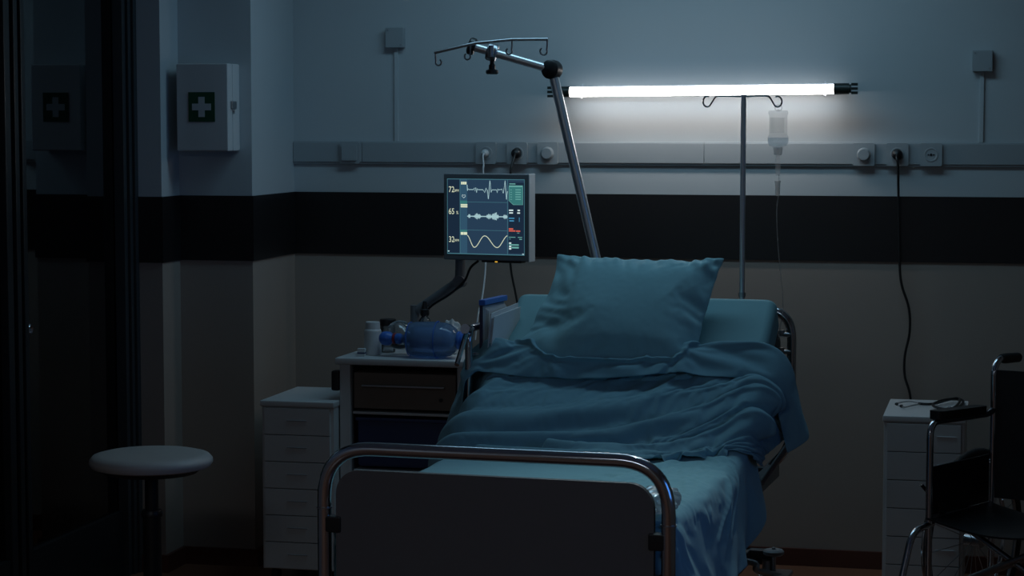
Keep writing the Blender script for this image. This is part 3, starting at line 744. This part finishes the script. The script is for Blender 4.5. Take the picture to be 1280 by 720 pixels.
MB().lathe([(0,zp(194)),(rb_*.18,zp(194.5)),(rb_*.22,zp(199)),(rb_*.26,zp(202)),(rb_*.26,zp(217)),(rb_*.20,zp(219.5)),(0,zp(219.5))]).build('drip_chamber', M['ivplastic'], o)
MB().lathe([(0,zp(226)),(rb_*.30,zp(226)),(rb_*.30,zp(228)),(rb_*.24,zp(229)),(rb_*.24,zp(243)),(rb_*.12,zp(245)),(0,zp(245))]).build('clamp', M['milky'], o)
ln = [PV(px, py, vv)-b0 for px, py, vv in ((973.5,218,2.075),(973.5,228,2.075),(973,244,2.075),(971,262,2.07),(971.5,290,2.07),(974.5,330,2.07),(978,365,2.075),(978.5,388,2.08),(977,400,2.09),(972,425,2.09))]
MB().tube(spline(ln, 6), .0019, 8).build('line', M['clear'], o)

# ---- soft things of the bed
from mathutils import noise
import time
T_START = time.time()
TILT = math.radians(49)
def topz(v):                                   # upper surface of the mattress
    if v < 1.03: return ZH
    if v < 1.2: return ZH+.07*((v-1.03)/.17)**2
    if v < VT: return ZH+.07+(v-1.2)/(VT-1.2)*(ZT-ZH-.07)
    return ZT
def wrap(a, off, w0=.415, r0=.04, flare=.03):  # across the bed: flat, over the edge, then hanging
    s_ = 1 if a > 0 else -1; l = abs(a)-w0
    if l <= 0: return a, off
    th_ = min(l/r0, math.pi/2); rest = l-r0*math.pi/2
    u = w0+(r0+off)*math.sin(th_); z = (r0+off)*math.cos(th_)-r0
    if rest > 0: z -= rest; u += flare*rest
    return s_*u, z
def cloth_mesh(name, nu, nv, f):
    vs = [f(i/(nu-1), j/(nv-1)) for j in range(nv) for i in range(nu)]
    fs = [(j*nu+i, j*nu+i+1, (j+1)*nu+i+1, (j+1)*nu+i) for j in range(nv-1) for i in range(nu-1)]
    return vs, fs
def soft(name, vs, fs, m, label, cat):
    me = bpy.data.meshes.new(name); me.from_pydata(vs, [], fs); me.materials.append(m); me.shade_smooth()
    o = bpy.data.objects.new(name, me); COL.objects.link(o); o.location = BO; o.rotation_euler = (0,0,-BB)
    return tag(o, label, cat)
def collide(o):
    o.modifiers.new('collide', 'COLLISION'); c = o.collision
    c.thickness_outer = .004; c.thickness_inner = .03; c.cloth_friction = 40; c.use_culling = False
def drape(o, frames, grav=1., pressure=0, bend=.3, stiff=22, shear=6, shrink=0, selfc=True, pin='', dist=.005, quality=7):
    m = o.modifiers.new('cloth', 'CLOTH'); s = m.settings; c = m.collision_settings
    s.quality = quality; s.mass = .25
    s.tension_stiffness = s.compression_stiffness = stiff; s.shear_stiffness = shear; s.bending_stiffness = bend
    s.tension_damping = s.compression_damping = 8; s.shear_damping = 5; s.bending_damping = .5; s.air_damping = 3
    s.shrink_min = shrink; s.effector_weights.gravity = grav
    if pressure: s.use_pressure = True; s.uniform_pressure_force = pressure
    if pin: s.vertex_group_mass = pin
    c.collision_quality = 3; c.distance_min = dist; c.friction = 40
    c.use_self_collision = selfc; c.self_distance_min = .005; c.self_friction = 15
    m.point_cache.frame_start = 1; m.point_cache.frame_end = frames
    for f in range(1, frames+1): scn.frame_set(f)
    ev = o.evaluated_get(bpy.context.evaluated_depsgraph_get()); me = ev.to_mesh()
    co = [v.co.copy() for v in me.vertices]; ev.to_mesh_clear()
    o.modifiers.remove(m); scn.frame_set(1)
    for v, p in zip(o.data.vertices, co): v.co = p
    o.data.update()
bpy.context.view_layer.update()
solid = [c for c in BED.children if c.name.split('.')[0] in ('mattress', 'foot_board', 'foot_rail', 'side_rail')]

# ---- pillow: two sewn layers blown up, then leaned on the backrest
n, m = 50, 42; PW_, PH_ = .60, .53
vs = []; fs = []; idx = {}
rp = random.Random(3)
for sd in (1, -1):
    for j in range(m):
        for i in range(n):
            ed = i in (0, n-1) or j in (0, m-1); k = (i, j, 0 if ed else sd)
            if k not in idx:
                idx[k] = len(vs); vs.append(((i/(n-1)-.5)*PW_, (j/(m-1)-.5)*PH_, 0 if ed else sd*.006+rp.uniform(-.001,.001)))
    g_ = lambda i, j: idx[(i, j, 0 if (i in (0, n-1) or j in (0, m-1)) else sd)]
    for j in range(m-1):
        for i in range(n-1):
            q = (g_(i,j), g_(i+1,j), g_(i+1,j+1), g_(i,j+1)); fs.append(q if sd > 0 else q[::-1])
pil = soft('pillow', vs, fs, M['teal'], 'large teal pillow leaning upright on the raised backrest', 'pillow')
uvp = [(v.co.x/PW_, v.co.y/PH_) for v in pil.data.vertices]
drape(pil, 45, grav=0, pressure=3.2, bend=.05, stiff=40, shear=10, selfc=False, quality=6)
V_ = pil.data.vertices
lo = [min(v.co[k] for v in V_) for k in range(3)]; hi = [max(v.co[k] for v in V_) for k in range(3)]
PU = Vector((1,0,0)); PV_ = Vector((0,math.cos(TILT),math.sin(TILT))); PN = Vector((0,-math.sin(TILT),math.cos(TILT)))
porg = Vector((-.005, 1.555, 1.09))
for v in V_:
    pa, pb = uvp[v.index]                        # where the point lies on the flat case
    a = (v.co.x-(lo[0]+hi[0])/2)*.60/(hi[0]-lo[0])*.3+pa*.565*.7; b = (v.co.y-(lo[1]+hi[1])/2)*.51/(hi[1]-lo[1])*.3+pb*.50*.7; c = v.co.z*.18/(hi[2]-lo[2]); c = math.copysign(.09*(abs(c)/.09)**.86, c)
    gt = math.exp(-((.5-pb)/.13)**2); gr = math.exp(-((.5-pa)/.14)**2)
    sd_ = 1 if c > 0 else -1
    ed_ = min(1, (.5-abs(pb))/.03)*min(1, (.5-abs(pa))/.03)
    c += sd_*ed_*(gt*(.009*math.sin(pa*52+2.4*math.sin(pa*17)+pb*9)+.005*math.sin(pa*97+pb*30))+gr*(.007*math.sin(pb*40+1.8*math.sin(pb*15)+pa*16)))
    c -= sd_*ed_*.006*math.exp(-((pa+.345)/.008)**2)
    if pa < -.35: c += sd_*ed_*.006*math.sin(pb*50+3*math.sin(pb*13)+pa*60)
    h = (b+.255)/.51
    w_ = max(0, min(1, (-.185-a)/.10))           # open cuff on the left: flat, fanned out below
    c *= 1-.72*w_; a += w_*(-.004*h-.115*max(0, min(1, (.80-h)/.55))**1.3)
    c += .006*w_*math.sin(h*26+a*20)
    b -= .012*h*h*math.cos(min(1, abs(a)/.27)*math.pi/2)
    a -= max(0, (a-.05)/.25)*.05*(1-h)
    if h < .25: c *= 1-.25*(1-h/.25)
    v.co = porg+PU*a+PV_*b+PN*c
pil.data.update()

# ---- sheet
rc = random.Random(21)
creases = []
for k in range(26):
    f = k/25
    e0 = Vector((.36+rc.uniform(-.10,.08), 1.13+rc.uniform(-.10,.10)))
    e1 = Vector((.05+.58*f+rc.uniform(-.06,.06), .30+.42*f**2+rc.uniform(-.15,.12)))
    e0 = e0.lerp(e1, rc.uniform(0,.35)); e1 = e0.lerp(e1, rc.uniform(.5,1))
    creases.append((e0, e1, rc.uniform(.010,.022), rc.uniform(.010,.020)))
for k in range(24):
    e0 = Vector((rc.uniform(.05,.42), rc.uniform(.25,1.1))); e1 = e0+Vector((rc.uniform(.12,.30), rc.uniform(-.16,.02)))
    creases.append((e0, e1, rc.uniform(.006,.014), rc.uniform(.009,.016)))
def crease(u, v):
    p_ = Vector((u, v)); t_ = 0
    for e0, e1, hh, ww in creases:
        d_ = e1-e0; k = max(0, min(1, (p_-e0).dot(d_)/d_.dot(d_))); q = (p_-e0-d_*k).length
        if q < ww*3: t_ = max(t_, hh*math.exp(-(q/ww)**2)*(.35+.65*math.sin(math.pi*min(.98,k*.8+.2))))
    return t_
for o_ in solid: collide(o_)
def sheet_pt(a, b):
    A_ = -.70+a*1.40; s = b*1.34; v = .085+ (s-.12)*.985
    off = .008+.006*max(0, math.sin(A_*8+v*15+2*math.sin(v*6)))+.006*(noise.noise(Vector((A_*5, v*6, 1.3)))+.3)
    off += crease(A_, v)
    u, z = wrap(A_, off, flare=.10+.10*math.sin(v*21+1))
    if s < .12:                                   # hanging down inside the foot board
        q = .12-s; z -= q*.9; v = .075-.02*min(1, q/.05)
        return (u*(1), v, ZH+z+.004)
    return (u, v, topz(v)+z)
vs, fs = cloth_mesh('bed_sheet', 120, 110, sheet_pt)
sheet = soft('bed_sheet', vs, fs, M['teal'], 'rumpled light teal sheet spread over the foot half of the bed', 'sheet')
drape(sheet, 9, bend=1.5, stiff=30, shear=8, shrink=0, quality=6)
print('sheet', time.time()-T_START, min(v.co.z for v in sheet.data.vertices))

# ---- blanket
collide(sheet); collide(pil)
ridges = [((.46,1.385),(.00,1.315),(-.50,1.27),.040,.026), ((.46,1.37),(.05,1.235),(-.50,1.165),.060,.030), ((.44,1.33),(.08,1.135),(-.50,1.065),.058,.030),
          ((.46,1.25),(.22,1.065),(-.10,1.00),.052,.026), ((.30,1.06),(.05,.985),(-.30,.96),.026,.022), ((.47,1.36),(.36,1.22),(.22,1.13),.026,.020), ((-.20,1.22),(-.38,1.20),(-.52,1.24),.020,.018)]
def ridge(u, v):
    t_ = 0
    for p0, p1, p2, hh, ww in ridges:
        # height above a quadratic through the three points, read at u
        if u > p0[0]+.05 or u < p2[0]-.05: continue
        x = [p2[0],p1[0],p0[0]]; y = [p2[1],p1[1],p0[1]]
        vv = sum(y[i]*math.prod((u-x[j])/(x[i]-x[j]) for j in range(3) if j != i) for i in range(3))
        dv = v-vv; t_ = max(t_, hh*math.exp(-(dv/(ww*(1.9 if dv > 0 else .62)))**2))
    return t_
BL = .86; RUN = .70
def blanket_pt(a, b):
    s = b*BL; A_ = -.76+a*(1.355+.05*min(1, s/RUN))
    sag = .050*math.cos(max(-1, min(1, (A_+.03)/.5))*math.pi/2)
    vf = 1.492-sag+.012*A_
    lowv = .92+.85*max(0, A_-.18)+.03*math.sin(A_*9)
    if s <= RUN:
        t_ = s/RUN; v = lowv+(vf-lowv)*t_; off = .014+ridge(A_, v)+.006*(noise.noise(Vector((A_*4, v*6, 4.4)))+.3)
    else:
        t_ = (s-RUN)/(BL-RUN)
        if t_ < .25: v = vf+.020*math.sin(t_/.25*math.pi); off = .018+.070*(1-math.cos(t_/.25*math.pi))/2
        else: v = vf-.105*(t_-.25)/.75; off = .088+.008*math.sin(A_*7)-.036*((t_-.25)/.75)**2
    hang = max(0, abs(A_)-.46)
    fl = (.20 if A_ > 0 else .14)+.16*math.sin(v*30+(2 if A_ > 0 else 0))
    u, z = wrap(A_, off, w0=.43, r0=.045, flare=fl)
    return (u, v-hang*.02, topz(v)+z)
vs, fs = cloth_mesh('blanket', 120, 92, blanket_pt)
cover = soft('blanket', vs, fs, M['teal_dark'], 'rumpled darker teal blanket with folded top edge across the bed middle', 'blanket')
vg = cover.vertex_groups.new(name='pin')
for j in range(92):
    for i in range(120):
        s = j/91*BL; u = -.76+i/119*1.49
        if RUN-.03 < s < RUN+.012 and abs(u) < .43 and i % 4 == 0: vg.add([j*120+i], 1., 'REPLACE')
drape(cover, 7, bend=14, stiff=40, shear=15, shrink=0, quality=6, pin='pin', dist=.006)
cover.vertex_groups.clear()
print('blanket', time.time()-T_START, min(v.co.z for v in cover.data.vertices))
for o_ in solid+[sheet, pil]:
    for q in [q for q in o_.modifiers if q.type == 'COLLISION']: o_.modifiers.remove(q)
for o_, tk in ((sheet,.002), (cover,.0035), (pil,0)):
    if tk: q = o_.modifiers.new('thick', 'SOLIDIFY'); q.thickness = tk; q.offset = 1
    q = o_.modifiers.new('smooth', 'SUBSURF'); q.levels = q.render_levels = 2


# crinkled wrap by the foot board
wp = BMAT@Vector((.405,.150,.712))
o = crumple('plastic_wrap', 'small crinkled clear plastic wrap on the sheet by the foot board', 'plastic wrap', wp, .070, .11, .036, M['clear_thin'], 11, 70)

# ================================================================== WHEELCHAIR
p = PZ(1163, 522, .78)
t = thing('wheelchair', 'folding wheelchair with black vinyl seat at the right edge of the room', 'wheelchair', (p.x, p.y, 0), R(-29))
W = .46
for s, x in ((0, 0.), (1, W)):
    MB().tube(rounded([(x,.40,.765),(x,.36,.755),(x,.0,.765),(x,0,.40),(x,.0,.22),(x,.40,.20)], .05, 7), .0115, 12).build('side_frame', M['chrome'], t)
    MB().tube(rounded([(x,.40,.20),(x,.40,.90),(x,.43,.935),(x,.52,.93)], .04, 7), .0115, 12).build('back_post', M['chrome'], t)
    MB().tube([(x,.445,.933),(x,.47,.932),(x,.56,.928)], [.014,.0175,.0165], 12).build('push_handle', M['black'], t)
    MB().prism(rrect(.30, .052, .02, 5, .175, 0), .772, .80, lambda a, b, d, x=x: (x+b, a, d-.035*a)).build('armrest', M['leather'], t)
    MB().box(x-.004, x+.004, .02, .375, .46, .62, .004).build('skirt_guard', M['leather'], t)
    MB().tube([(x,0.0,.455),(x,.40,.445)], .011, 10).build('seat_tube', M['chrome'], t)
    sg = -1 if s == 0 else 1
    cx = x+sg*.065; wc = Vector((cx,.40,.315))
    def circ(c, r, n=40): return [c+Vector((0,r*math.cos(2*math.pi*k/n),r*math.sin(2*math.pi*k/n))) for k in range(n)]
    wh = MB().tube(circ(wc, .300), .014, 10, closed=True).build('rear_wheel', M['rubber'], t)
    MB().tube(circ(wc, .283), .006, 8, closed=True).build('rim', M['steel'], wh)
    mb = MB().cyl(wc+Vector((-.03,0,0)), wc+Vector((.03,0,0)), .022)
    for k in range(18): a = 2*math.pi*k/18; mb.tube([wc, wc+Vector((0,.282*math.cos(a),.282*math.sin(a)))], .0014, 5)
    mb.build('hub', M['steel'], wh)
    MB().tube(circ(wc+Vector((sg*.035,0,0)), .265), .008, 8, closed=True).build('hand_rim', M['chrome'], wh)
    fk = MB().cyl((x,.02,.21), (x,.02,.16), .012).box(x-.022,x-.016,.0,.06,.08,.17,.003).box(x+.016,x+.022,.0,.06,.08,.17,.003).build('caster_fork', M['steel'], t)
    MB().tube([Vector((x,.05,.085))+Vector((0,.072*math.cos(2*math.pi*k/24),.072*math.sin(2*math.pi*k/24))) for k in range(24)], .012, 8, closed=True).cyl((x-.012,.05,.085),(x+.012,.05,.085),.062).build('front_wheel', M['rubber'], fk)
    lr = MB().tube(rounded([(x-sg*.0,.02,.435),(x,-.10,.425),(x,-.22,.13)], .05, 7), .0115, 12).build('leg_rest', M['chrome'], t)
    MB().box(x-.0+(-.015 if s else -.145+.16), x+(-.145 if s else .145), -.33, -.20, .105, .122, .006).build('foot_plate', M['black'], lr)
    MB().box(x-.010, x+.010, .05, .09, .455, .50, .003).tube([(x+sg*.01,.07,.49),(x+sg*.03,.0,.56)], .006, 8).build('brake_lever', M['black'], t)
# seat and back slings sag
def sling(name, f, n=12, m=8, th=.006):
    mb = MB(); vs = []; fs = []
    for q_ in (0, 1):
        for j in range(m+1):
            for i in range(n+1): vs.append(f(i/n, j/m, th*q_))
    k = (n+1)*(m+1)
    for q_ in (0, 1):
        for j in range(m):
            for i in range(n):
                a = q_*k+j*(n+1)+i; fs.append((a, a+1, a+n+2, a+n+1))
    for i in range(n): fs += [(i, i+1, k+i+1, k+i), (m*(n+1)+i, m*(n+1)+i+1, k+m*(n+1)+i+1, k+m*(n+1)+i)]
    for j in range(m): a = j*(n+1); fs += [(a, a+n+1, k+a+n+1, k+a), (a+n, a+2*n+1, k+a+2*n+1, k+a+n)]
    return mb.add(vs, fs).build(name, M['leather'], t, 50)
sling('seat', lambda a, b, d: (a*W, -.015+b*.40, .452+d-.03*math.sin(math.pi*a)))
sling('backrest', lambda a, b, d: (a*W, .395+d+.03*math.sin(math.pi*a), .47+b*.43))
mb = MB().tube([(0,.10,.21),(W,.12,.44)], .010, 10).tube([(W,.12,.21),(0,.14,.44)], .010, 10).tube([(0,.30,.21),(W,.32,.44)], .010, 10).tube([(W,.32,.21),(0,.34,.44)], .010, 10)
mb.build('cross_brace', M['steel'], t)

# ================================================================== LIGHT, CAMERA, VIEW
def lamp(name, kind, energy, col, loc, aim=None, **kw):
    l_ = bpy.data.lights.new(name, kind); l_.energy = energy; l_.color = col
    for k, v in kw.items(): setattr(l_, k, v)
    o = bpy.data.objects.new(name, l_); COL.objects.link(o); o.location = loc
    if aim: o.rotation_euler = (Vector(aim)-Vector(loc)).to_track_quat('-Z', 'Y').to_euler()
    return o
lamp('overhead_fill', 'AREA', 4.4, (.40,.75,1.), (.66,-.92,H-.02), shape='RECTANGLE', size=1.9, size_y=.4)  # unseen overhead fill, added to lift the walls and upward surfaces
lamp('bed_fill', 'SPOT', 22., (.66,.92,1.), (1.10,-1.5,H-.05), (.86,-2.72,.7), spot_size=R(46), spot_blend=1., shadow_soft_size=.05)  # unseen spot added to brighten the sheet at the foot end
lamp('front_fill', 'AREA', 8.5, (.76,.88,1.), (.4,-7.2,H-.02), shape='RECTANGLE', size=1.5, size_y=.6)  # fill added from the camera side for surfaces that face it
lamp('corridor_fill', 'AREA', 14., (.6,.92,1.), (XG-.7,-3.,H-.02), shape='RECTANGLE', size=.5, size_y=1.5)  # added fill behind the door glass, brightens what shows through it
lamp('moonlight', 'AREA', 4., (.10,.36,1.), (XR+.25,(WY0+WY1)/2,(WZ0+WZ1)/2), (0,(WY0+WY1)/2,(WZ0+WZ1)/2), shape='RECTANGLE', size=1.4, size_y=1.2)
wd = bpy.data.worlds.new('night'); scn.world = wd; wd.use_nodes = True
bg = wd.node_tree.nodes['Background']; bg.inputs[0].default_value = (.02,.05,.12,1); bg.inputs[1].default_value = .3
cd_ = bpy.data.cameras.new('camera'); co = bpy.data.objects.new('camera', cd_); COL.objects.link(co)
cd_.sensor_width = 36; cd_.lens = FPX/1280*36; cd_.clip_start = .05
rm = Matrix((cr, cu, -cf)).transposed(); co.matrix_world = Matrix.Translation(CAM)@rm.to_4x4()
scn.camera = co
vs_ = scn.view_settings; vs_.view_transform = 'Standard'; vs_.look = 'None'; vs_.gamma = 1; vs_.use_curve_mapping = False; vs_.exposure = 0.9
scn.cycles.use_denoising = True
scn.cycles.max_bounces = 8; scn.cycles.transparent_max_bounces = 16; scn.cycles.sample_clamp_indirect = 4
scn.cycles.caustics_reflective = False
